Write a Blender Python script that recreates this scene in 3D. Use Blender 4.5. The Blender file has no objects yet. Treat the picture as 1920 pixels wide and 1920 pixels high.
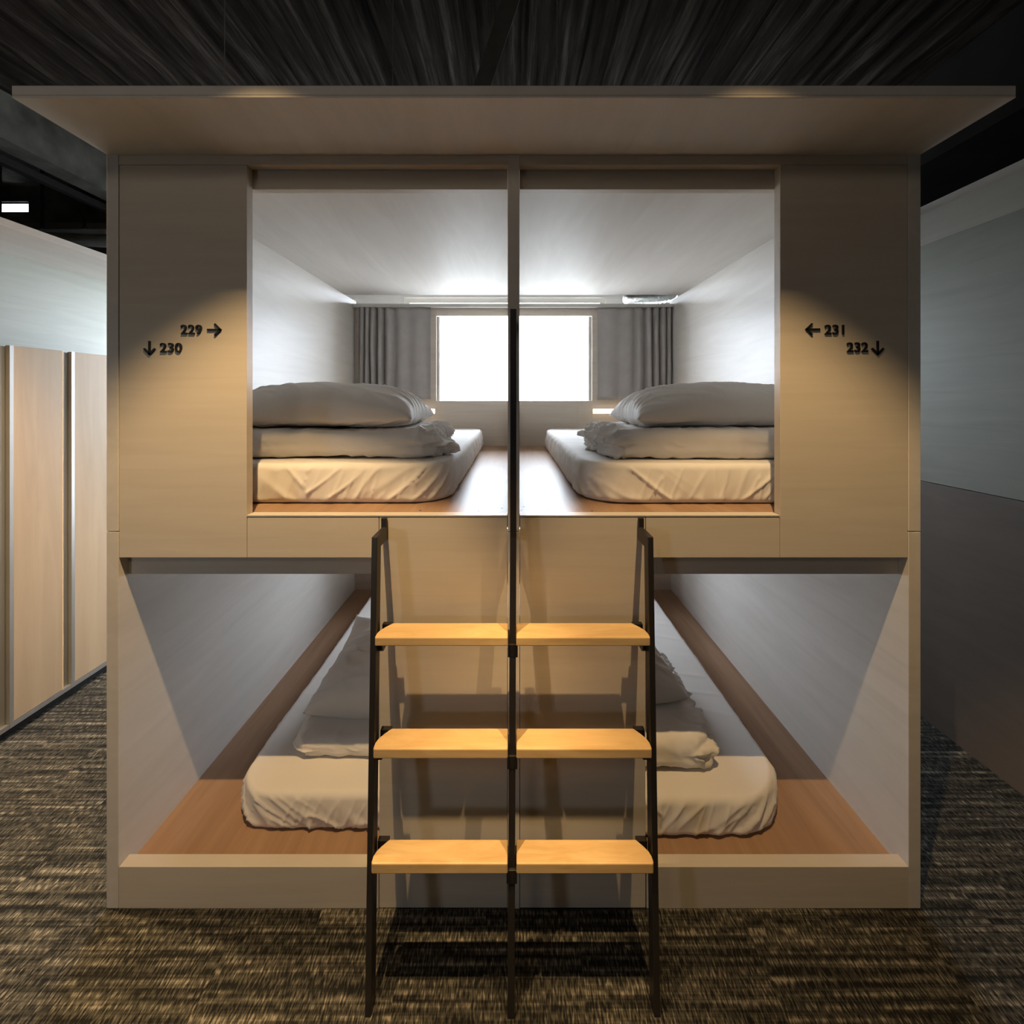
import bpy, bmesh, math, random
from mathutils import Vector, Matrix, noise
random.seed(7)
R = math.radians
C = bpy.context.scene.collection
S = 614.0; CX = 961.0; CY = 747.0; EYE = 1.557; D = 1.4; F = 860.0
def fx(px): return (px - CX) / S            # x on the bunk's face (y = 0)
def fz(py): return (1703 - py) / S          # z on the bunk's face
def at(px, py, y):                          # point seen at (px,py) lying at depth y
    k = (y + D) / F
    return ((px - CX) * k, y, EYE + (CY - py) * k)

# ------------------------------------------------------------------ materials
def new_mat(name):
    m = bpy.data.materials.new(name); m.use_nodes = True
    nt = m.node_tree; b = nt.nodes['Principled BSDF']
    return m, nt, b
def N(nt, t, **kw):
    n = nt.nodes.new(t)
    for k, v in kw.items(): setattr(n, k, v)
    return n
def ramp(nt, stops):
    r = nt.nodes.new('ShaderNodeValToRGB')
    el = r.color_ramp.elements
    while len(el) > 1: el.remove(el[-1])
    el[0].position, el[0].color = stops[0][0], (*stops[0][1], 1)
    for p, c in stops[1:]:
        e = el.new(p); e.color = (*c, 1)
    return r
def coords(nt, scale, rot=(0,0,0)):
    tc = N(nt, 'ShaderNodeTexCoord'); mp = N(nt, 'ShaderNodeMapping')
    mp.inputs['Scale'].default_value = scale; mp.inputs['Rotation'].default_value = rot
    nt.links.new(tc.outputs['Object'], mp.inputs['Vector'])
    return mp
def wood(name, dark, light, scale, rough=.45, contrast=.5, rot=(0,0,0), bump=.02, spec=.4):
    m, nt, b = new_mat(name)
    mp = coords(nt, scale, rot)
    n1 = N(nt, 'ShaderNodeTexNoise'); n1.inputs['Scale'].default_value = 1; n1.inputs['Detail'].default_value = 7
    n1.inputs['Roughness'].default_value = .62; n1.inputs['Distortion'].default_value = 1.1
    nt.links.new(mp.outputs[0], n1.inputs['Vector'])
    mid = tuple((a + c) / 2 for a, c in zip(dark, light))
    r = ramp(nt, [(.5 - contrast / 2, dark), (.5, mid), (.5 + contrast / 2, light)])
    nt.links.new(n1.outputs['Fac'], r.inputs['Fac'])
    nt.links.new(r.outputs['Color'], b.inputs['Base Color'])
    b.inputs['Roughness'].default_value = rough
    b.inputs['Specular IOR Level'].default_value = spec
    bp = N(nt, 'ShaderNodeBump'); bp.inputs['Strength'].default_value = bump; bp.inputs['Distance'].default_value = .01
    nt.links.new(n1.outputs['Fac'], bp.inputs['Height']); nt.links.new(bp.outputs[0], b.inputs['Normal'])
    return m
def plain(name, col, rough=.5, metal=0, var=.06, scale=8, bump=0, spec=.5):
    m, nt, b = new_mat(name)
    mp = coords(nt, (scale,)*3)
    n1 = N(nt, 'ShaderNodeTexNoise'); n1.inputs['Scale'].default_value = 1; n1.inputs['Detail'].default_value = 5
    nt.links.new(mp.outputs[0], n1.inputs['Vector'])
    r = ramp(nt, [(.3, tuple(c*(1-var) for c in col)), (.7, tuple(min(1, c*(1+var)) for c in col))])
    nt.links.new(n1.outputs['Fac'], r.inputs['Fac']); nt.links.new(r.outputs['Color'], b.inputs['Base Color'])
    b.inputs['Roughness'].default_value = rough; b.inputs['Metallic'].default_value = metal
    b.inputs['Specular IOR Level'].default_value = spec
    if bump:
        bp = N(nt, 'ShaderNodeBump'); bp.inputs['Strength'].default_value = bump; bp.inputs['Distance'].default_value = .02
        nt.links.new(n1.outputs['Fac'], bp.inputs['Height']); nt.links.new(bp.outputs[0], b.inputs['Normal'])
    return m
def emit(name, col, s):
    m = bpy.data.materials.new(name); m.use_nodes = True; nt = m.node_tree
    nt.nodes.remove(nt.nodes['Principled BSDF'])
    e = N(nt, 'ShaderNodeEmission'); e.inputs['Color'].default_value = (*col, 1); e.inputs['Strength'].default_value = s
    nt.links.new(e.outputs[0], nt.nodes['Material Output'].inputs['Surface'])
    return m

WL, WD = (.60, .545, .47), (.53, .475, .40)
M = {}
M['ply_x'] = wood('pale_plywood_face', WD, WL, (1.3, 3, 22), rough=.5)              # grain runs along x
M['ply_z'] = wood('pale_plywood_post', WD, WL, (22, 8, 1.2), rough=.5)              # grain runs upward
M['ply_side'] = wood('pale_plywood_side', (.55, .52, .48), (.65, .615, .575), (6, 1.4, 13), rough=.42, rot=(R(14), 0, 0))
M['ply_ceiling'] = wood('pale_plywood_ceiling', (.60, .57, .54), (.69, .66, .63), (9, 1.1, 6), rough=.5, bump=.005, spec=.06)
M['ply_floor'] = wood('brown_plywood_deck', (.27, .165, .10), (.40, .26, .17), (16, 1.1, 6), rough=.42, bump=.01, spec=.1)
M['ply_back'] = wood('plywood_back', (.52, .45, .38), (.62, .55, .47), (1.5, 4, 20), rough=.5)
M['step'] = wood('pine_step', (.66, .43, .19), (.82, .58, .29), (5, 26, 30), rough=.38, contrast=.35)
M['locker'] = wood('warm_locker_ply', (.36, .26, .165), (.45, .34, .22), (10, 10, .9), rough=.45)
M['greenply'] = wood('grey_green_ply', (.30, .315, .28), (.37, .385, .345), (4, 1.4, 16), rough=.5)  # even grey-green wood tone
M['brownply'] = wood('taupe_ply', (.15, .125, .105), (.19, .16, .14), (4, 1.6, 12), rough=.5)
M['steel'] = plain('black_powder_coated_steel', (.018, .016, .016), rough=.42, var=.1, scale=30)
M['alu'] = plain('brushed_aluminium', (.42, .42, .42), rough=.35, metal=.7, var=.04)
M['linen'] = plain('white_cotton', (.70, .675, .645), rough=.85, var=.02, scale=5, spec=.2)
M['curtain'] = plain('grey_curtain_cloth', (.37, .345, .33), rough=.9, var=.06, scale=12, spec=.1)
M['black'] = plain('black_letter', (.006, .006, .007), rough=.5, var=.1)
M['plinth'] = plain('black_plinth', (.008, .008, .008), rough=.6)
M['plaster'] = plain('white_plaster', (.62, .62, .62), rough=.8, var=.03)
M['darkwall'] = plain('dark_painted_wall', (.014, .013, .012), spec=.05, rough=.9, var=.2, scale=3)
M['concrete'] = plain('rough_concrete', (.085, .083, .072), rough=.95, spec=.05, var=.45, scale=5, bump=.6)
M['galv'] = plain("dull_galvanised_sheet", (.10, .10, .095), rough=.8, metal=0, spec=.1, var=.2)
M['foil'] = plain('silver_foil_duct', (.75, .78, .8), rough=.3, metal=.9, var=.1, scale=30, bump=.5)
M['frame'] = plain('window_frame_paint', (.6, .58, .55), rough=.5, var=.02)
M['lamp'] = emit('warm_lamp_diffuser', (1, .74, .42), 12)
M['trim'] = plain('pale_trim', (.55, .53, .49), rough=.5, var=.03)

def deck_material():
    m, nt, b = new_mat('sprayed_metal_deck')
    mp = coords(nt, (26, 1.1, 10))
    n1 = N(nt, 'ShaderNodeTexNoise'); n1.inputs['Scale'].default_value = 1; n1.inputs['Detail'].default_value = 8; n1.inputs['Roughness'].default_value = .7
    nt.links.new(mp.outputs[0], n1.inputs['Vector'])
    r = ramp(nt, [(.3, (.002, .0016, .0013)), (.54, (.022, .0175, .0145)), (.75, (.075, .064, .054))])
    nt.links.new(n1.outputs['Fac'], r.inputs['Fac']); nt.links.new(r.outputs['Color'], b.inputs['Base Color'])
    b.inputs['Roughness'].default_value = .95; b.inputs['Specular IOR Level'].default_value = .03
    bp = N(nt, 'ShaderNodeBump'); bp.inputs['Strength'].default_value = .5; bp.inputs['Distance'].default_value = .03
    nt.links.new(n1.outputs['Fac'], bp.inputs['Height']); nt.links.new(bp.outputs[0], b.inputs['Normal'])
    return m
M['deck'] = deck_material()

def carpet_material():
    m, nt, b = new_mat('striped_carpet_tile')
    L = nt.links.new
    tc = N(nt, 'ShaderNodeTexCoord'); sep = N(nt, 'ShaderNodeSeparateXYZ'); L(tc.outputs['Object'], sep.inputs[0])
    def math_(op, a, bb=None, c=None):
        n = N(nt, 'ShaderNodeMath', operation=op)
        for i, v in enumerate((a, bb, c)):
            if v is None: continue
            if isinstance(v, (int, float)): n.inputs[i].default_value = v
            else: L(v, n.inputs[i])
        return n.outputs[0]
    x, y = sep.outputs[0], sep.outputs[1]
    # brick-laid half-metre tiles
    row = math_('FLOOR', math_('DIVIDE', math_('ADD', y, .05), .5))
    xs = math_('ADD', x, math_('ADD', math_('MULTIPLY', row, .27), 10.08))
    tile = math_('FLOOR', math_('DIVIDE', xs, .5))
    tid = math_('ADD', math_('MULTIPLY', tile, 7.31), math_('MULTIPLY', row, 3.77))
    def nz(vx, vy, vz, detail=2, rough=.5):
        cb = N(nt, 'ShaderNodeCombineXYZ')
        for i, v in enumerate((vx, vy, vz)):
            if isinstance(v, (int, float)): cb.inputs[i].default_value = v
            else: L(v, cb.inputs[i])
        n = N(nt, 'ShaderNodeTexNoise'); n.inputs['Scale'].default_value = 1; n.inputs['Detail'].default_value = detail; n.inputs['Roughness'].default_value = rough
        L(cb.outputs[0], n.inputs['Vector']); return n.outputs['Fac']
    rows = nz(math_('MULTIPLY', x, 1.1), math_('MULTIPLY', y, 62), tid, 2, .6)        # ribs across the tile
    fib = nz(math_('MULTIPLY', x, 210), math_('MULTIPLY', y, 42), 3.0, 1)            # loops
    patch = nz(math_('MULTIPLY', x, 9), math_('MULTIPLY', y, 45), math_('ADD', tid, 40.0), 2)
    v = math_('ADD', math_('MULTIPLY', rows, .58), math_('ADD', math_('MULTIPLY', patch, .3), math_('MULTIPLY', math_('SUBTRACT', fib, .5), .68)))
    r = ramp(nt, [(.33, (.009, .009, .0085)), (.44, (.038, .036, .030)), (.53, (.074, .069, .056)), (.66, (.235, .212, .172))])
    L(v, r.inputs['Fac']); L(r.outputs['Color'], b.inputs['Base Color'])
    b.inputs['Roughness'].default_value = .95; b.inputs['Specular IOR Level'].default_value = .15
    bp = N(nt, 'ShaderNodeBump'); bp.inputs['Strength'].default_value = .8; bp.inputs['Distance'].default_value = .006
    L(v, bp.inputs['Height']); L(bp.outputs[0], b.inputs['Normal'])
    return m
M['carpet'] = carpet_material()

def glass_material():
    m = bpy.data.materials.new('window_glass'); m.use_nodes = True; nt = m.node_tree
    nt.nodes.remove(nt.nodes['Principled BSDF'])
    t = N(nt, 'ShaderNodeBsdfTransparent'); t.inputs[0].default_value = (.96, .98, 1, 1)
    g = N(nt, 'ShaderNodeBsdfGlossy'); g.inputs['Roughness'].default_value = .02
    mx = N(nt, 'ShaderNodeMixShader'); mx.inputs[0].default_value = .05
    nt.links.new(t.outputs[0], mx.inputs[1]); nt.links.new(g.outputs[0], mx.inputs[2])
    nt.links.new(mx.outputs[0], nt.nodes['Material Output'].inputs['Surface'])
    return m
M['glass'] = glass_material()

# ------------------------------------------------------------------ mesh helpers (world coordinates)
class MB:
    def __init__(s): s.v = []; s.f = []
    def box(s, x0, x1, y0, y1, z0, z1):
        n = len(s.v)
        s.v += [(x, y, z) for z in (z0, z1) for y in (y0, y1) for x in (x0, x1)]
        s.f += [tuple(n+i for i in q) for q in ((0,2,3,1), (4,5,7,6), (0,1,5,4), (2,6,7,3), (0,4,6,2), (1,3,7,5))]
        return s
    def prism(s, pts, a, b_, axis='x'):
        """closed outline pts (2-D) swept between a and b along an axis; a/b may be functions of the point"""
        n = len(s.v); k = len(pts)
        for e in (a, b_):
            for p in pts:
                w = e(p) if callable(e) else e
                s.v.append({'x': (w, p[0], p[1]), 'y': (p[0], w, p[1]), 'z': (p[0], p[1], w)}[axis])
        s.f.append(tuple(n+i for i in range(k))); s.f.append(tuple(n+k+i for i in reversed(range(k))))
        for i in range(k):
            j = (i+1) % k; s.f.append((n+i, n+k+i, n+k+j, n+j))
        return s
    def tube(s, path, r, seg=10):
        rings = []
        for i, p in enumerate(path):
            p = Vector(p); a = Vector(path[max(i-1, 0)]); b_ = Vector(path[min(i+1, len(path)-1)])
            t = (b_-a).normalized(); u = t.orthogonal() if i == 0 else (u - t*u.dot(t))
            u.normalize(); w = t.cross(u)
            rr = r(i) if callable(r) else r
            rings.append(len(s.v))
            for k in range(seg):
                an = 2*math.pi*k/seg; s.v.append(tuple(p + rr*(math.cos(an)*u + math.sin(an)*w)))
        for a, b_ in zip(rings, rings[1:]):
            for k in range(seg): s.f.append((a+k, a+(k+1)%seg, b_+(k+1)%seg, b_+k))
        s.f.append(tuple(rings[0]+k for k in reversed(range(seg)))); s.f.append(tuple(rings[-1]+k for k in range(seg)))
        return s
def wloc(o):
    l = Vector((0,0,0))
    while o: l += o.location; o = o.parent
    return l
def obj(name, mb, mat, parent=None, origin=None, bevel=0, smooth=False):
    vs = [Vector(v) for v in mb.v]
    if parent is not None: base = wloc(parent); loc = Vector((0,0,0))
    else:
        if origin is None:
            xs = [v.x for v in vs]; ys = [v.y for v in vs]; zs = [v.z for v in vs]
            origin = ((min(xs)+max(xs))/2, (min(ys)+max(ys))/2, min(zs))
        base = Vector(origin); loc = Vector(origin)
    me = bpy.data.meshes.new(name)
    me.from_pydata([tuple(v-base) for v in vs], [], mb.f); me.validate()
    bm = bmesh.new(); bm.from_mesh(me); bmesh.ops.recalc_face_normals(bm, faces=bm.faces); bm.to_mesh(me); bm.free()
    me.materials.append(M[mat] if isinstance(mat, str) else mat)
    if smooth:
        for p in me.polygons: p.use_smooth = True
    o = bpy.data.objects.new(name, me); C.objects.link(o); o.location = loc; o.parent = parent
    if bevel:
        md = o.modifiers.new('edge', 'BEVEL'); md.width = bevel; md.segments = 2; md.limit_method = 'ANGLE'; md.angle_limit = R(50)
    return o
def tag(o, label=None, cat=None, group=None, kind=None):
    if label: o['label'] = label
    if cat: o['category'] = cat
    if group: o['group'] = group
    if kind: o['kind'] = kind
    return o
def thing(name, label, cat, loc=(0,0,0), group=None):
    o = bpy.data.objects.new(name, None); o.empty_display_size = .1; C.objects.link(o); o.location = loc
    return tag(o, label, cat, group)
def struct(name, mb, mat, label, cat, **k):
    return tag(obj(name, mb, mat, **k), label, cat, kind='structure')

# ------------------------------------------------------------------ the room
ZC = 3.45; YB = 2.75; YF = -3.6; XL = -5.0; XR = 3.6
struct('floor', MB().box(XL, XR, YF, YB, -.05, 0), 'carpet', 'dark olive striped carpet tiles with short pale dashes', 'floor', origin=(0,0,0))
deck = MB()   # corrugated deck, ridges running away from the camera
xs = []; x = -3.1
while x < 2.34:
    w = random.uniform(.07, .12); h = random.uniform(.03, .07)
    xs += [(x, ZC), (x+w*.25, ZC-h), (x+w*.7, ZC-h*random.uniform(.6, 1)), (x+w, ZC)]; x += w + random.uniform(.01, .06)
pts = xs
n0 = 0; steps = 40
for j in range(steps+1):
    yy = YF + (YB-YF)*j/steps
    for k, (px_, pz_) in enumerate(pts):
        deck.v.append((px_ + .014*noise.noise(Vector((px_*2, yy*2.3, 0))), yy, pz_ + .02*noise.noise(Vector((px_*9, yy*3, 5)))))
K = len(pts)
for j in range(steps):
    for k in range(K-1): deck.f.append((j*K+k, j*K+k+1, (j+1)*K+k+1, (j+1)*K+k))
top0 = len(deck.v)
struct('ceiling', MB().box(XL-.1, XR+.1, YF-.1, YB+.15, ZC+.03, ZC+.12), 'concrete', 'rough dark concrete ceiling slab', 'ceiling')
o = tag(obj('ceiling_deck', deck, 'deck', smooth=False), 'dark ribbed metal deck under the ceiling above the canopy', 'ceiling deck', kind='structure')
# walls with openings cut through
def wall_with_holes(x0, x1, z0, z1, y0, y1, holes):
    mb = MB(); cuts = sorted({x0, x1, *[h[0] for h in holes], *[h[1] for h in holes]})
    for a, b_ in zip(cuts, cuts[1:]):
        mid = (a+b_)/2; hs = sorted([(h[2], h[3]) for h in holes if h[0] < mid < h[1]])
        z = z0
        for (ha, hb) in hs:
            if ha > z: mb.box(a, b_, y0, y1, z, ha)
            z = hb
        if z < z1: mb.box(a, b_, y0, y1, z, z1)
    return mb
WINS = [(-.98, .84, .35, 2.47), (-2.35, -1.4, 1.3, 2.45), (1.3, 1.95, 1.55, 2.45), (-4.75, -4.38, 3.24, 3.34)]
struct('wall_back', wall_with_holes(XL, XR, 0, 2.6, YB, YB+.15, WINS[:3]), 'plaster', 'pale wall with windows behind the bunk', 'wall')
struct('trim_3', wall_with_holes(XL, XR, 2.6, ZC+.03, YB, YB+.08, WINS[3:]), 'concrete', 'rough concrete lintel band along the top of the back wall', 'lintel')
FILL_HOLE = (-2.6, -2.2, 1.4, 1.8)  # opening added behind the camera to let in cool fill light
struct('wall_front', wall_with_holes(XL, XR, 0, ZC+.03, YF-.1, YF, [FILL_HOLE]), 'darkwall', 'dark wall behind the camera', 'wall')
l = bpy.data.lights.new('daylight_portal', 'AREA'); l.shape = 'RECTANGLE'; l.size = .4; l.size_y = .4; l.cycles.is_portal = True
lo = bpy.data.objects.new('daylight_portal', l); C.objects.link(lo); lo.location = (-2.4, YF-.11, 1.6); lo.rotation_euler = (R(90), 0, 0)
struct('wall_left', MB().box(XL-.1, XL, YF-.1, YB+.15, 0, ZC+.03), 'darkwall', 'dark wall far left', 'wall')
struct('wall_right', MB().box(XR, XR+.1, YF-.1, YB+.15, 0, ZC+.03), 'darkwall', 'dark wall far right', 'wall')
wl = ['bright window behind the bunk seen between the grey curtains', 'window at the end of the left aisle', 'window at the end of the right aisle', 'small bluish window high above the left canopy']
for i, (a, b_, c, d) in enumerate(WINS):
    t = .045 if i != 3 else .015
    w = tag(obj('window_%d' % (i+1), MB().box(a, b_, YB+.02, YB+.08, c, c+t).box(a, b_, YB+.02, YB+.08, d-t, d)
               .box(a, a+t, YB+.02, YB+.08, c+t, d-t).box(b_-t, b_, YB+.02, YB+.08, c+t, d-t), 'frame'), wl[i], 'window', kind='structure')
    obj('window_pane', MB().box(a+t, b_-t, YB+.045, YB+.051, c+t, d-t), 'glass', w)
    l = bpy.data.lights.new('daylight_portal', 'AREA'); l.shape = 'RECTANGLE'; l.size = b_-a; l.size_y = d-c; l.cycles.is_portal = True
    lo = bpy.data.objects.new('daylight_portal', l); C.objects.link(lo); lo.location = ((a+b_)/2, YB+.16, (c+d)/2); lo.rotation_euler = (R(-90), 0, 0)
# concrete drop beams and services under the ceiling, left and right
struct('trim_1', MB().box(-3.28, -3.12, YF, YB, 3.15, ZC+.03), 'concrete', 'rough concrete drop beam above the left aisle', 'beam')
struct('trim_2', MB().box(2.36, 2.9, YF, YB, 2.9, ZC+.03), 'darkwall', 'black drop beam above the right aisle', 'beam')
tag(obj('cable_track', MB().box(-3.43, -3.34, -3, YB-.01, 3.12, 3.15).box(-3.36, -3.335, -3, YB-.01, 3.10, 3.12), 'steel'), 'long black track hanging beside the concrete beam at upper left', 'track')
tr = thing('cable_tray', 'bluish perforated metal cable tray above the left canopy', 'cable tray', (-4.0, 2.2, 3.05))
mbt = MB().box(-4.7, -3.2, 2.40, 2.41, 2.97, 3.01).box(-4.7, -3.2, 2.51, 2.52, 2.97, 3.01).box(-4.7, -3.2, 2.40, 2.52, 2.96, 2.97)
obj('tray', mbt, 'galv', tr)
for xx in (-4.45, -4.25, -3.9, -3.55): obj('hanger', MB().box(xx, xx+.02, 2.385, 2.40, 2.96, ZC+.03), 'steel', tr)
tag(obj('duct', MB().tube([(-4.6, 2.1, 2.80), (-4.1, 2.25, 2.84), (-3.6, 2.3, 2.84), (-3.1, 2.35, 2.83)], .05, 14), 'galv', smooth=True), 'dull grey round duct above the left canopy', 'duct')
for i, (px_, y_) in enumerate(((421, .55), (737, .62), (1045, .55))):
    x_ = (px_-CX)*(y_+D)/F
    tag(obj('hanging_rod', MB().tube([(x_, y_, 2.332), (x_, y_, ZC+.03)], .0022, 8), 'alu'),
        ['thin steel rod above the left part of the canopy', 'thin steel rod left of the grey diagonal strap', 'thin steel rod right of the grey diagonal strap'][i], 'rod', 'suspension rods on the canopy')
a = Vector(at(985, -30, .55)); 
tag(obj('diagonal_strap', MB().prism([(.003, 3.46), (.085, 3.46), (-.288, 2.345), (-.353, 2.345)], .60, .612, 'y'), 'galv'), 'flat grey metal strap slanting above the canopy', 'strap')

# ------------------------------------------------------------------ the double bunk
XO0, XO1 = fx(200), fx(1726); XI0, XI1 = fx(222), fx(1703.5)
ZT = fz(290); YBK = 2.10; T = .035
B = thing('bunk_unit', 'large pale plywood double bunk with two sleeping bays above two', 'bunk bed', (0, 1.05, 0))
BV = .0012
zs = fz(997)
for (a, b_) in ((XO0, XI0), (XI1, XO1)):
    obj('side_panel', MB().box(a, b_, 0, YBK+.03, 0, zs-.0012), 'ply_side', B, bevel=BV)
    obj('side_panel', MB().box(a, b_, 0, YBK+.03, zs+.0012, ZT), 'ply_side', B, bevel=BV)
# canopy: roof board with fascia
obj('canopy', MB().box(XO0, XO1, -.265, 1.90, ZT, ZT+.006).box(XO0, XO1, -.265, 1.90, ZT+.0065, ZT+.030), 'ply_ceiling', B, bevel=BV)
g = .0015
fpl = obj('front_panel', MB().box(XI0+g, fx(462), .002, T, fz(1046), fz(309)), 'ply_x', B, bevel=BV)
fpr = obj('front_panel', MB().box(fx(1463.5), XI1-g, .002, T, fz(1046), fz(309)), 'ply_x', B, bevel=BV)
obj('header', MB().box(XI0, XI1, .002, T, fz(308.4), ZT), 'ply_x', B, bevel=BV)
xp0, xp1 = fx(952), fx(974)
for (a, b_) in ((XI0, xp0-g), (xp1+g, XI1)):
    obj('pelmet', MB().box(a, b_, T+.002, T+.030, 2.212, ZT-.001), 'ply_x', B, bevel=BV)
# apron strip below the opening and panel between the ladder rails
obj('apron', MB().box(fx(462)+g, fx(710), .002, T, fz(1046), fz(968)), 'ply_x', B, bevel=BV)
obj('apron', MB().box(fx(1211.5), fx(1463.5)-g, .002, T, fz(1046), fz(968)), 'ply_x', B, bevel=BV)
obj('center_panel', MB().box(fx(710)+g, xp0-g, .002, T, .0, fz(968)), 'ply_x', B, bevel=BV)
obj('center_panel', MB().box(xp1+g, fx(1211.5)-g, .002, T, .0, fz(968)), 'ply_x', B, bevel=BV)
for (a, b_) in ((XI0, fx(710)), (fx(1211.5), XI1)):
    obj('rail_board', MB().box(a, b_, T+.001, T+.03, 1.007, 1.15), 'ply_x', B, bevel=BV)
    obj('sill', MB().box(a+g, b_, .0, .04, 0, fz(1625)), 'ply_x', B, bevel=BV)
# upper opening edge strips (jambs, ledge)
obj('ledge', MB().box(fx(462)+.001, xp0-g, .0, .04, fz(968), fz(968)+.003), 'ply_x', B)
obj('ledge', MB().box(xp1+g, fx(1463)-.001, .0, .04, fz(968), fz(968)+.003), 'ply_x', B)
obj('partition', MB().box(xp0, xp1, -.001, YBK, zs+.001, ZT).box(xp0, xp1, -.001, YBK, 0, zs-.001), 'ply_side', B, bevel=BV)
ZU = 1.557-.363; ZLW = .096
obj('upper_deck', MB().box(XI0, xp0, .04, YBK, ZU-.04, ZU), 'ply_floor', B)
obj('upper_deck', MB().box(xp1, XI1, .04, YBK, ZU-.04, ZU), 'ply_floor', B)
obj('lower_deck', MB().box(XI0, xp0, .04, YBK, .04, ZLW), 'ply_floor', B)
obj('lower_deck', MB().box(xp1, XI1, .04, YBK, .04, ZLW), 'ply_floor', B)
yb = YBK
ox0, ox1 = (818-CX)*(yb+D)/F, (1110-CX)*(yb+D)/F
zb0, zb1, zb2 = EYE-4.5*(yb+D)/F, EYE+155*(yb+D)/F, EYE+174*(yb+D)/F
bk = wall_with_holes(XI0, XI1, ZLW, zb2, yb, yb+.03, [(-.50, .50, .56, 1.0), (ox0, ox1, zb0, zb1)])
obj('back_panel', bk, 'ply_back', B, bevel=BV)
for a_ in (ox0-.02, ox1-.02): obj('window_trim', MB().box(a_, a_+.04, yb+.032, yb+.05, zb0, zb1), 'trim', B)
obj('curtain_rail', MB().box(XI0, XI1, yb-.06, yb-.005, EYE+171*(yb+D-.05)/F, EYE+177*(yb+D-.05)/F), 'trim', B)
# screw heads of the deck
for px_, py_ in ((788, 957), (812, 961), (897, 958), (941, 953), (978, 956), (982, 950), (1026, 957), (1110, 958)):
    k = (CY-py_)/((ZU-EYE)*F); yy = 1/k - D
    xx = (px_-CX)*(yy+D)/F
    obj('screw', MB().tube([(xx, yy, ZU), (xx, yy, ZU+.0008)], .003, 8), 'steel', B)
# numbers and arrows fixed to the front panels
def text_mesh(s, x0, x1, z0, z1, y0, y1):
    cu = bpy.data.curves.new('t', 'FONT'); cu.body = s; cu.size = 1; cu.offset = .011; cu.extrude = .05; cu.space_character = 1.03
    o = bpy.data.objects.new('t', cu); C.objects.link(o)
    bpy.context.view_layer.update()
    me = bpy.data.meshes.new_from_object(o.evaluated_get(bpy.context.evaluated_depsgraph_get()))
    mb = MB(); vs = [v.co for v in me.vertices]
    ax, bx = min(v.x for v in vs), max(v.x for v in vs); ay, by = min(v.y for v in vs), max(v.y for v in vs)
    az, bz = min(v.z for v in vs), max(v.z for v in vs)
    for v in vs:
        mb.v.append((x0+(v.x-ax)/(bx-ax)*(x1-x0), y1+(v.z-az)/(bz-az)*(y0-y1), z0+(v.y-ay)/(by-ay)*(z1-z0)))
    mb.f = [tuple(p.vertices) for p in me.polygons]
    bpy.data.objects.remove(o); bpy.data.curves.remove(cu)
    return mb
def stroke(mb, ax, az, bx, bz, w, y0, y1):
    d = Vector((bx-ax, bz-az)).normalized()*w/2; n = Vector((-d.y, d.x))
    mb.prism([(ax-d.x*0+n.x, az+n.y), (ax-n.x, az-n.y), (bx-n.x+d.x, bz-n.y+d.y), (bx+n.x+d.x, bz+n.y+d.y)], y0, y1, 'y')
def arrow(mb, kind, px0, py0, px1, py1):
    w = 3.3/S; y0, y1 = -.0025, .002
    X = [fx(px0), fx(px1)]; Z = [fz(py0), fz(py1)]; cx = sum(X)/2; cz = sum(Z)/2
    if kind == 'd':
        stroke(mb, cx, Z[0], cx, Z[1]+w*.4, w, y0, y1)
        for xx in X: stroke(mb, xx, Z[1]+(X[1]-X[0])/2, cx, Z[1], w, y0, y1)
    else:
        tip, tail = (X[1], X[0]) if kind == 'r' else (X[0], X[1])
        stroke(mb, tail, cz, tip, cz, w, y0, y1)
        hh = (Z[0]-Z[1])/2; s = -1 if kind == 'r' else 1
        for zz in Z: stroke(mb, tip+s*hh, zz, tip, cz, w, y0, y1)
for parent, txt, tb, kd, ab, lab in (
    (fpl, '229', (339.5, 379, 609, 627), 'r', (389, 607.5, 413.5, 629), 'black number 229 with an arrow to the right'),
    (fpl, '230', (300.5, 341.5, 643, 661), 'd', (270.5, 639.5, 291, 664), 'black number 230 with an arrow down'),
    (fpr, '231', (1546, 1582, 609, 627), 'l', (1512, 607, 1537, 628), 'black number 231 with an arrow to the left'),
    (fpr, '232', (1587.5, 1627, 642, 660), 'd', (1634.5, 639, 1656, 664), 'black number 232 with an arrow down')):
    mb = text_mesh(txt, fx(tb[0]), fx(tb[1]), fz(tb[3]), fz(tb[2]), -.0025, .002)
    arrow(mb, kd, *ab)
    o = obj('number_sign', mb, 'black', parent); o['label'] = lab

# coat hooks on the partition
for s, lab in ((-1, 'tiny wire hook high on the left face of the partition'), (1, 'tiny wire hook high on the right face of the partition')):
    base = (xp1 if s > 0 else xp0)
    p0 = at(CX, 504, 1.3)
    tag(obj('wall_hook', MB().tube([(base+s*.001, 1.3, p0[2]), (base+s*.006, 1.3, p0[2]), (base+s*.016, 1.3, p0[2]+.02)], .0012, 6)
            .tube([(base+s*.001, 1.32, p0[2]), (base+s*.004, 1.32, p0[2]-.012), (base+s*.010, 1.32, p0[2]-.016)], .0012, 6), 'steel', smooth=True), lab, 'hook', 'wire hooks on the partition')
q0 = at(976, 531, 1.9); q1 = at(979, 563, 1.9)
tag(obj('wooden_bracket', MB().prism([(xp1+.0005, q0[2]), (xp1+.008, q0[2]), (xp1+.022, q1[2]), (xp1+.0005, q1[2])], 1.85, 1.93, 'y'), 'brownply'), 'small brown wooden bracket on the right face of the partition near the curtain rail', 'bracket')

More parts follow.
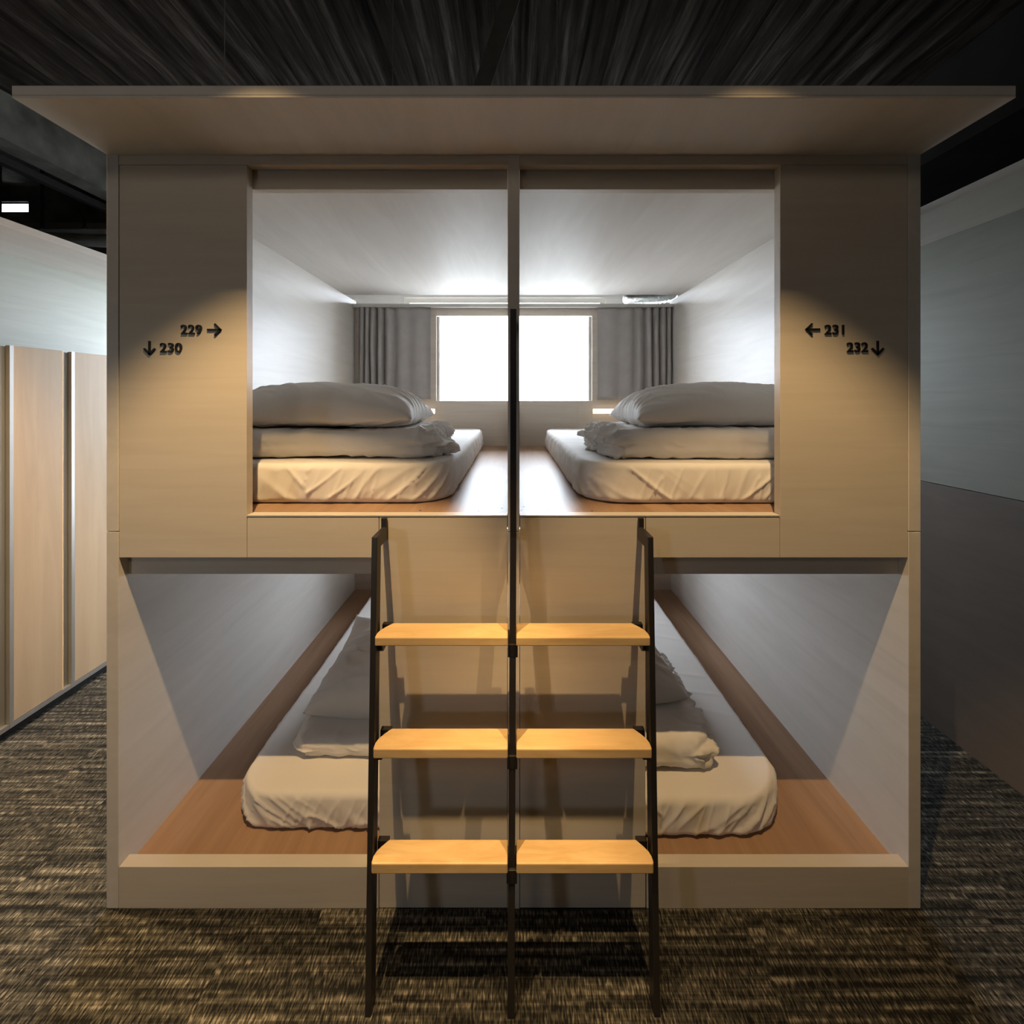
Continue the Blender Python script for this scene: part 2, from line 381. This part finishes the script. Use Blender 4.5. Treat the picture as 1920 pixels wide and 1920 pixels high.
# reading lamps let into the back panel
for x0_, x1_, lab in ((-.90, (815.5-CX)*(yb+D)/F, 'glowing warm strip lamp on the back panel behind the left pillow'),
                      ((1112-CX)*(yb+D)/F, .92, 'glowing warm strip lamp on the back panel behind the right pillow')):
    z = EYE-24*(yb+D)/F; h = .017
    t = thing('reading_lamp', lab, 'lamp', ((x0_+x1_)/2, yb, z), 'strip lamps on the back panel')
    obj('housing', MB().box(x0_-.004, x1_+.004, yb-.006, yb-.0005, z-h-.003, z+h+.003), 'trim', t)
    obj('diffuser', MB().box(x0_, x1_, yb-.012, yb-.006, z-h, z+h), 'lamp', t, bevel=.003)

# ------------------------------------------------------------------ ladder
LD = thing('bunk_ladder', 'black steel double ladder with six pale wooden treads on the bunk front', 'ladder', (0, -.12, 0))
def rail_x(z): return .372 + (.398-.372)*min(z, 1.165)/1.165
def rail_d(z): return .247 - .142*min(z, 1.165)/1.165
for s in (-1, 1):
    mb = MB()
    prof = [(0, 1.194), (-.012, 1.194), (-.012, 1.165), (-.105, 1.165), (-.247, 0), (-.207, 0), (-.070, 1.128), (0, 1.128)]
    prof = [(p[0] if p[0] else -.0005, p[1]) for p in prof]
    mb.prism(prof, lambda p: s*rail_x(p[1]), lambda p: s*(rail_x(p[1])-.016), 'x')
    obj('side_rail', mb, 'steel', LD, bevel=.0015)
mb = MB()
w = .009
ctr = lambda z: .002 if z > 1.165 else -.004+.006*z/1.165
prof = [(-.065, 1.81), (-.105, 1.81), (-.105, 1.165), (-.250, 0), (-.210, 0), (-.072, 1.128), (-.065, 1.165)]
mb.prism(prof, lambda p: ctr(p[1])-w, lambda p: ctr(p[1])+w, 'x')
mb.box(-.007, .011, -.07, -.001, 1.76, 1.79); mb.box(-.007, .011, -.075, -.001, 1.13, 1.163)
obj('center_rail', mb, 'steel', LD, bevel=.0015)
# treads: (front d, rear d, top z)
TR = [(.155, .073, .908, .024), (.190, .113, .632, .026), (.225, .1595, .365, .027)]
for (df, dr, z, th) in TR:
    for s in (-1, 1):
        xo = rail_x(z)-.016-.001; xi = (.0125 if s < 0 else .010)
        L_ = df-dr
        out = [(s*xi, -dr), (s*xi, -df), (s*(xo-.002), -df), (s*(xo), -df+.10*L_), (s*(xo), -df+.30*L_), (s*(xo-.004), -df+.50*L_), (s*(xo-.014), -df+.72*L_), (s*(xo-.03), -dr)]
        obj('tread', MB().prism(out, z-th, z, 'z'), 'step', LD, bevel=.003)
        xa, xb = sorted((s*(xo), s*(xo-.022)))
        # steel cleats that carry the tread
        obj('cleat', MB().prism([(-df+.035, z-th), (-df+.035, z-th-.03), (-df+.045, z-th-.038), (-dr+.03, z-th-.038), (-dr+.03, z-th)], s*(xo+.001), s*(xo-.012), 'x'), 'steel', LD)
        obj('cleat', MB().box(*sorted((s*(xo+.001), s*(xo-.028))), -dr-.002, -dr+.014, z-th*.9, z-.004), 'steel', LD)
    obj('collar', MB().box(ctr(z)-.0135, ctr(z)+.0135, -df+.01, -dr+.012, z-th-.036, z-th-.001), 'steel', LD, bevel=.001)

# ------------------------------------------------------------------ bedding
def outline(hx, hy, r, nc, ne):
    pts = []
    r = min(r, hx*.98, hy*.98)
    cor = [(hx-r, hy-r, 0), (-hx+r, hy-r, 90), (-hx+r, -hy+r, 180), (hx-r, -hy+r, 270)]
    for i, (cx, cy, a0) in enumerate(cor):
        for k in range(nc+1):
            a = R(a0+90*k/nc); pts.append((cx+r*math.cos(a), cy+r*math.sin(a)))
        nx = cor[(i+1) % 4]; p = pts[-1]; a = R(nx[2]); q = (nx[0]+r*math.cos(a), nx[1]+r*math.sin(a))
        n = ne[i % 2]
        for k in range(1, n): pts.append((p[0]+(q[0]-p[0])*k/n, p[1]+(q[1]-p[1])*k/n))
    return pts
def soft_box(hx, hy, h, r, rt, rb, ns=14, nc=18, ne=(90, 110), ntop=26):
    mb = MB(); m = min(hx, hy)
    prof = [(m*.6, 0), (m*.3, 0), (rb*1.6, 0)]
    prof += [(rb*(1-math.sin(R(90*k/6))), rb*(1-math.cos(R(90*k/6)))) for k in range(7)]
    prof += [(0, rb+(h-rt-rb)*k/ns) for k in range(1, ns)]
    prof += [(rt*(1-math.cos(R(90*k/8))), h-rt+rt*math.sin(R(90*k/8))) for k in range(9)]
    prof += [(rt+(m*.97-rt)*k/ntop, h) for k in range(1, ntop+1)]
    for e, z in prof:
        o = outline(hx-e, hy-e, max(r-e, .012), nc, ne); n = len(o)
        mb.v += [(p[0], p[1], z) for p in o]
    for j in range(len(prof)-1):
        for k in range(n): mb.f.append((j*n+k, j*n+(k+1)%n, (j+1)*n+(k+1)%n, (j+1)*n+k))
    mb.f.append(tuple(range(n))[::-1]); mb.f.append(tuple((len(prof)-1)*n+k for k in range(n)))
    return mb
def displace(mb, fn):
    bm = bmesh.new()
    vs = [bm.verts.new(v) for v in mb.v]
    for f in mb.f:
        try: bm.faces.new([vs[i] for i in f])
        except ValueError: pass
    bmesh.ops.recalc_face_normals(bm, faces=bm.faces); bm.normal_update()
    out = []
    for v in vs:
        r = fn(v.co.copy(), v.normal.copy()); out.append(tuple(r))
    bm.free(); mb.v = out
    return mb
def nz(x, y, z): return noise.noise(Vector((x, y, z)))
def ridge(x, y, z): return 1-2*abs(noise.noise(Vector((x, y, z))))
def place(mb, loc, rz=0, rx=0, ry=0):
    m = Matrix.Translation(loc) @ Matrix.Rotation(rz, 4, 'Z') @ Matrix.Rotation(rx, 4, 'X') @ Matrix.Rotation(ry, 4, 'Y')
    mb.v = [tuple(m @ Vector(v)) for v in mb.v]; return mb

def mattress(x0, x1, y0, y1, z0, h, r, seed, label):
    hx, hy = (x1-x0)/2, (y1-y0)/2
    mb = soft_box(hx, hy, h, r, .020, .020, ns=20, nc=30, ne=(130, 200))
    def fn(p, n):
        side = max(0, 1-abs(n.z)*1.15)
        s = math.atan2(p.y/hy, p.x/hx)
        per = p.x + p.y*(1 if p.x > 0 else -1)
        cd = min(math.hypot(abs(p.x)-hx, abs(p.y)-hy), 1)           # distance to a corner
        cm = math.exp(-(cd/.22)**2)
        zz = p.z/h
        sg = 1 if p.x*p.y > 0 else -1
        fold = (ridge(per*9+zz*1.5*sg, zz*.6, seed)**5*.009+ridge(per*21-zz*1.1, zz*.5, seed+4)**6*.005)*(1-.5*zz)
        gather = ridge(per*12+zz*2.3*sg, zz*.3, seed+3)**5*.010*cm
        low = nz(p.x*3, p.y*3, seed+9)*.004
        hem = .006*nz(per*24, 0, seed+5)*max(0, 1-zz*3)
        top = max(0, n.z)
        d = side*(fold+gather-.006*cm+hem+low) + top*(low*.7+ .0022*ridge(p.x*2.2+p.y*7, p.y*1.1-p.x, seed+1)**4)
        # sides belly outwards a little
        return p + n*(d + side*.006*math.sin(math.pi*min(1, max(0, zz))))
    displace(mb, fn)
    place(mb, ((x0+x1)/2, (y0+y1)/2, z0+.001))
    return tag(obj('mattress', mb, 'linen', smooth=True), label, 'mattress')
ZM = 1.557-.2256; HM = ZM-ZU
mattress(-1.195, -.222, .177, 2.04, ZU, HM, .14, 1.0, 'white sheeted mattress in the upper left bay')
mattress(.245, 1.198, .172, 2.04, ZU, HM, .16, 21.0, 'white sheeted mattress in the upper right bay')
ZML = .221; HL = ZML-ZLW
mattress(-.962, -.03, .150, 2.06, ZLW, HL, .13, 41.0, 'white sheeted mattress in the lower left bay')
mattress(.035, .955, .128, 2.06, ZLW, HL, .20, 61.0, 'white sheeted mattress in the lower right bay')

def duvet(x0, x1, y0, y1, z0, h, seed, inner, label, mess=1.0, rz=0, flap=0):
    """folded quilt; inner = +1/-1 says at which x end the crumpled layers show"""
    hx, hy = (x1-x0)/2, (y1-y0)/2
    mb = soft_box(hx, hy, h, .075, h*.42, h*.36, ns=10, nc=24, ne=(70, 110), ntop=20)
    def fn(p, n):
        zz = p.z/h
        e = (hx-inner*p.x)                                        # distance from the crumpled end
        em = math.exp(-(e/.085)**2)*mess
        side = max(0, 1-abs(n.z))
        lay = math.sin(zz*math.pi*4.2+nz(p.y*9, p.x*12, seed)*2.2)
        crum = ridge(p.y*22+nz(p.x*20, zz*4, seed)*1.2, zz*4.5, seed+2+p.x*9)**2
        d = em*(.010*lay*side+.024*(crum-.45)+.02*nz(p.y*14, p.z*26, seed+4))
        d += nz(p.x*5, p.y*6, seed+6)*.008+nz(p.x*13, p.y*13, p.z*13+seed)*.004
        d += .004*ridge(p.x*16+zz*1.5, zz*1.2+p.y*3, seed+8)**4
        # sag at the bottom between loose pleats
        d -= .005*max(0, 1-zz*4)*(ridge(p.x*12, 0, seed+11)**2)
        q = p + n*d
        if flap:
            fm = math.exp(-(e/.03)**2-((p.y+hy*.45)/.07)**2-((zz-.32)/.22)**2)
            q.x += inner*fm*flap; q.z -= fm*.01
        return q
    displace(mb, fn)
    for i, v in enumerate(mb.v):
        if v[2] < .0: mb.v[i] = (v[0], v[1], .0)
    place(mb, ((x0+x1)/2, (y0+y1)/2, z0+.002), rz)
    return tag(obj('folded_duvet', mb, 'linen', smooth=True), label, 'duvet')

def pillow(cx, cy, z0, hx, hy, t, seed, label, rz=0, rx=0, ry=0, tip=.0, sag=0, ears=0.0, drape=.0, flat=.35):
    nu, nv = 110, 80; mb = MB()
    def half(u, v):
        a = max(0, 1-abs(u)**2.6); b_ = max(0, 1-abs(v)**2.4)
        return (a*b_)**.42
    def pos(i, j, sgn):
        u = -1+2*i/nu; v = -1+2*j/nv
        w = half(u, v)
        x = u*hx*(1-.10*(1-abs(u)**3*0)*(v*v)*(1-u*u)*0 - .06*(1-v*v)*abs(u)**4)
        y = v*hy*(1-.10*(1-u*u)*abs(v)**4)
        hh = t*w*(1 if sgn > 0 else flat)
        cd = (abs(u)**4)*(abs(v)**1.5)
        edge = abs(u)**6
        wr = ridge(u*2.0+seed, v*4.2+u*1.6, seed)**3*.034*edge**.35*w + ridge(u*9, v*3, seed+4)**3*.005*(1-edge)*w*abs(v)**2
        wr += nz(u*2.2, v*2.0, seed+2)*.012*w + .006*w*ridge(u*3+v*2.2, v*1.4, seed+8)**5
        z = sgn*(hh + wr)
        z += ears*cd*(1 if v > 0 else .2) - drape*(u*u)*.5
        z += .006*nz(u*4, v*4, seed+7)*(1-w)
        return (x, y, z)
    idx = {}
    for sgn in (1, -1):
        for j in range(nv+1):
            for i in range(nu+1):
                rim = i in (0, nu) or j in (0, nv)
                if rim and sgn < 0: idx[(i, j, -1)] = idx[(i, j, 1)]; continue
                p = pos(i, j, sgn)
                idx[(i, j, sgn)] = len(mb.v); mb.v.append(p)
    for sgn in (1, -1):
        for j in range(nv):
            for i in range(nu):
                q = (idx[(i, j, sgn)], idx[(i+1, j, sgn)], idx[(i+1, j+1, sgn)], idx[(i, j+1, sgn)])
                mb.f.append(q if sgn > 0 else q[::-1])
    zmin = min(v[2] for v in mb.v)
    place(mb, (0, 0, 0), rz, rx, ry)
    zmin = min(v[2] for v in mb.v)
    place(mb, (cx, cy, z0-zmin))
    return tag(obj('pillow', mb, 'linen', smooth=True), label, 'pillow')

duvet(-1.17, -.285, .285, .80, ZM, .108, 3.0, 1, 'folded white duvet under the pillow in the upper left bay', flap=.07)
duvet(.335, 1.18, .265, .80, ZM, .112, 13.0, -1, 'folded white duvet under the pillow in the upper right bay', mess=1.3)
pillow(-.765, .535, ZM+.098, .395, .25, .130, 5.0, 'plump white pillow topmost in the upper left bay', drape=.02)
pillow(.845, .535, ZM+.100, .385, .25, .130, 15.0, 'plump white pillow topmost in the upper right bay', drape=.02)
duvet(-.82, -.06, .288, .86, ZML, .078, 23.0, -1, 'folded white duvet in the lower left bay', mess=.5)
duvet(.06, .735, .225, .86, ZML, .125, 33.0, 1, 'rumpled white duvet in the lower right bay', mess=1.0, rz=R(1))
pillow(-.43, .60, ZML+.062, .36, .26, .155, 25.0, 'white pillow with upturned corners in the lower left bay', rx=R(9), ears=.08, rz=R(-4))
pillow(.33, .60, ZML+.115, .33, .25, .12, 35.0, 'white pillow slumped on the duvet in the lower right bay', rx=R(8), ears=.12, rz=R(6))

# ------------------------------------------------------------------ curtains
def curtain(px0, px1, dense, seed, label):
    y = yb-.033; k = (y+D)/F
    x0, x1 = (px0-CX)*k, (px1-CX)*k; zt = EYE+171*(y+D)/F-.002; z1 = EYE-2*k
    n, mz = 220, 24; mb = MB()
    ph = 0; P = []
    for i in range(n+1):
        u = i/n; d = (1-u) if dense < 0 else u                       # dense end
        fq = 5+20*max(0, d-.42); P.append(ph); ph += fq*2*math.pi/n*.9
    for j in range(mz+1):
        w = j/mz; z = zt+(z1-zt)*w
        for i in range(n+1):
            u = i/n; d = (1-u) if dense < 0 else u
            amp = .007+.022*min(1, max(0, (d-.25)*2.2))
            yy = y+amp*math.sin(P[i]+.5*nz(u*4, w*1.3, seed))*(.75+.3*w)+.004*nz(u*7, w*2, seed)
            xx = x0+(x1-x0)*u+.012*nz(u*6, w*1.2, seed+3)*min(1, 6*u, 6*(1-u))+.007*math.cos(P[i])*min(1, d)
            mb.v.append((xx, yy, z + (.006*nz(u*9, 0, seed) if j == mz else 0)))
    for j in range(mz):
        for i in range(n):
            a = j*(n+1)+i; mb.f.append((a, a+1, a+n+2, a+n+1))
    o = obj('curtain', mb, 'curtain', smooth=True)
    md = o.modifiers.new('cloth', 'SOLIDIFY'); md.thickness = .002
    return tag(o, label, 'curtain')
curtain(671, 808, -1, 2.0, 'grey pleated curtain left of the bunk window')
curtain(1120, 1261, 1, 8.0, 'grey pleated curtain right of the bunk window')
# silver duct and pale pipes seen through the gap over the curtain rail
tag(obj('foil_duct', MB().tube([(.92+.02*k, 2.36+.004*k*(k % 2), 2.375+.002*k) for k in range(22)], lambda i: .062*math.sin(math.pi*(i+3)/27)**.4+.004*(i % 2), 18), 'foil', smooth=True), 'crinkled silver duct above the right curtain', 'duct')

# ------------------------------------------------------------------ left aisle: lockers and the next bunk
XW = -2.60
nb = thing('bunk_unit', 'neighbouring grey-green bunk wall and canopy behind the lockers on the left', 'bunk bed', (XW-.3, .7, 0))
obj('side_panel', MB().box(XW-.03, XW, -1.3, 2.3, 0, fz(290)), 'greenply', nb)
obj('canopy', MB().box(XW-.9, -2.195, -1.3, 2.3, fz(290), fz(290)+.034), 'ply_ceiling', nb, bevel=BV)
XLK = -2.30; y = .992-1.4-.295*3; k = 0
lab = ['cut off at the left edge of the picture', 'left of the bunk, widest one in view', 'half hidden behind the bunk side']
y = 2.097-D-.295*2
for k in range(6):
    y0 = y+.295*k; y1 = y0+.295
    if k == 1: lb = 'tall pale wooden locker cut off by the left picture edge'
    elif k == 2: lb = 'tall pale wooden locker with its whole door in view on the left'
    elif k == 3: lb = 'tall pale wooden locker partly hidden behind the bunk side'
    else: lb = 'tall pale wooden locker farthest along the left row behind the bunk side'
    if k in (0, 5): continue
    t = thing('locker', lb, 'locker', ((XLK+XW)/2, (y0+y1)/2, 0), 'row of lockers in the left aisle')
    obj('carcass', MB().box(XW+.002, XLK-.02, y0+.001, y1-.001, .045, 1.795).box(XLK-.02, XLK, y0+.001, y0+.018, .045, 1.80)
        .box(XLK-.02, XLK, y0+.018, y1-.001, .045, .066), 'alu', t)
    obj('plinth', MB().box(XW+.01, XLK-.03, y0+.001, y1-.001, .0, .045), 'plinth', t)
    dr = obj('door', MB().box(XLK-.02, XLK-.001, y0+.019, y1-.047, .068, 1.80), 'locker', t, bevel=.001)
    obj('edge_pull', MB().prism([(XLK-.001, y1-.047), (XLK-.001, y1-.045), (XLK-.018, y1-.024), (XLK-.022, y1-.024), (XLK-.022, y1-.047)], .068, 1.80, 'z'), 'step', dr)
# right aisle: the next bunk wall
XV = 2.0
nr = thing('bunk_unit', 'neighbouring bunk wall and canopy across the dark right aisle', 'bunk bed', (XV+.3, .7, 0))
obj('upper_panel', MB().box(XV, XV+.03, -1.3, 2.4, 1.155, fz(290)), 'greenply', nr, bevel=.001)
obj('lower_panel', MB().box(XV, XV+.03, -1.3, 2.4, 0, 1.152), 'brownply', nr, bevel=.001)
obj('canopy', MB().box(1.66, XV+.9, -1.3, 2.4, fz(290), fz(290)+.034), 'ply_ceiling', nr, bevel=BV)

# ------------------------------------------------------------------ lights
def spot(name, loc, target, power, col, ang, blend, rad):
    l = bpy.data.lights.new(name, 'SPOT'); l.energy = power; l.color = col; l.spot_size = R(ang); l.spot_blend = blend; l.shadow_soft_size = rad
    o = bpy.data.objects.new(name, l); C.objects.link(o); o.location = loc
    o.rotation_euler = (Vector(target)-Vector(loc)).to_track_quat('-Z', 'Y').to_euler()
    return o
WARM = (1, .66, .31)
spot('ceiling_spot', (-.50, -.68, 2.94), (-.915, -.47, 0), 225, WARM, 60, .42, .010)
spot('ceiling_spot', (.48, -.68, 2.94), (.895, -.47, 0), 158, WARM, 60, .42, .010)
spot('aisle_spot', (-1.68, .10, 3.2), (-1.68, .22, 0), 480, (1, .68, .34), 66, .7, .02)
l = bpy.data.lights.new('fill_light', 'POINT'); l.energy = 20; l.color = (1, .84, .66); l.shadow_soft_size = .22
lo = bpy.data.objects.new('fill_light', l); C.objects.link(lo); lo.location = (-.9, -2.7, 2.9)  # unseen soft point light added behind the camera as warm fill

w = bpy.data.worlds.new('sky'); bpy.context.scene.world = w; w.use_nodes = True
nt = w.node_tree; bg = nt.nodes['Background']; bg.inputs['Strength'].default_value = 33
tc = N(nt, 'ShaderNodeTexCoord'); sp = N(nt, 'ShaderNodeSeparateXYZ'); r = ramp(nt, [(.47, (.33, .35, .36)), (.53, (.86, .92, 1))])
mr = N(nt, 'ShaderNodeMapRange'); mr.inputs['From Min'].default_value = -1
nt.links.new(tc.outputs['Generated'], sp.inputs[0]); nt.links.new(sp.outputs[2], mr.inputs['Value']); nt.links.new(mr.outputs[0], r.inputs['Fac']); nt.links.new(r.outputs['Color'], bg.inputs['Color'])

# ------------------------------------------------------------------ camera
cam = bpy.data.cameras.new('camera'); co = bpy.data.objects.new('camera', cam); C.objects.link(co)
co.location = (0, -D, EYE); co.rotation_euler = (R(90), 0, 0)
cam.sensor_width = 36; cam.lens = 36*F/1920; cam.shift_x = -1/1920; cam.shift_y = -213/1920; cam.clip_start = .02
sc = bpy.context.scene; sc.camera = co
sc.view_settings.view_transform = 'Standard'; sc.view_settings.look = 'None'; sc.view_settings.gamma = 1
sc.view_settings.use_curve_mapping = False; sc.view_settings.exposure = 0
sc.cycles.max_bounces = 10; sc.cycles.diffuse_bounces = 6; sc.cycles.transparent_max_bounces = 12
sc.cycles.use_denoising = True; sc.cycles.sample_clamp_indirect = 6
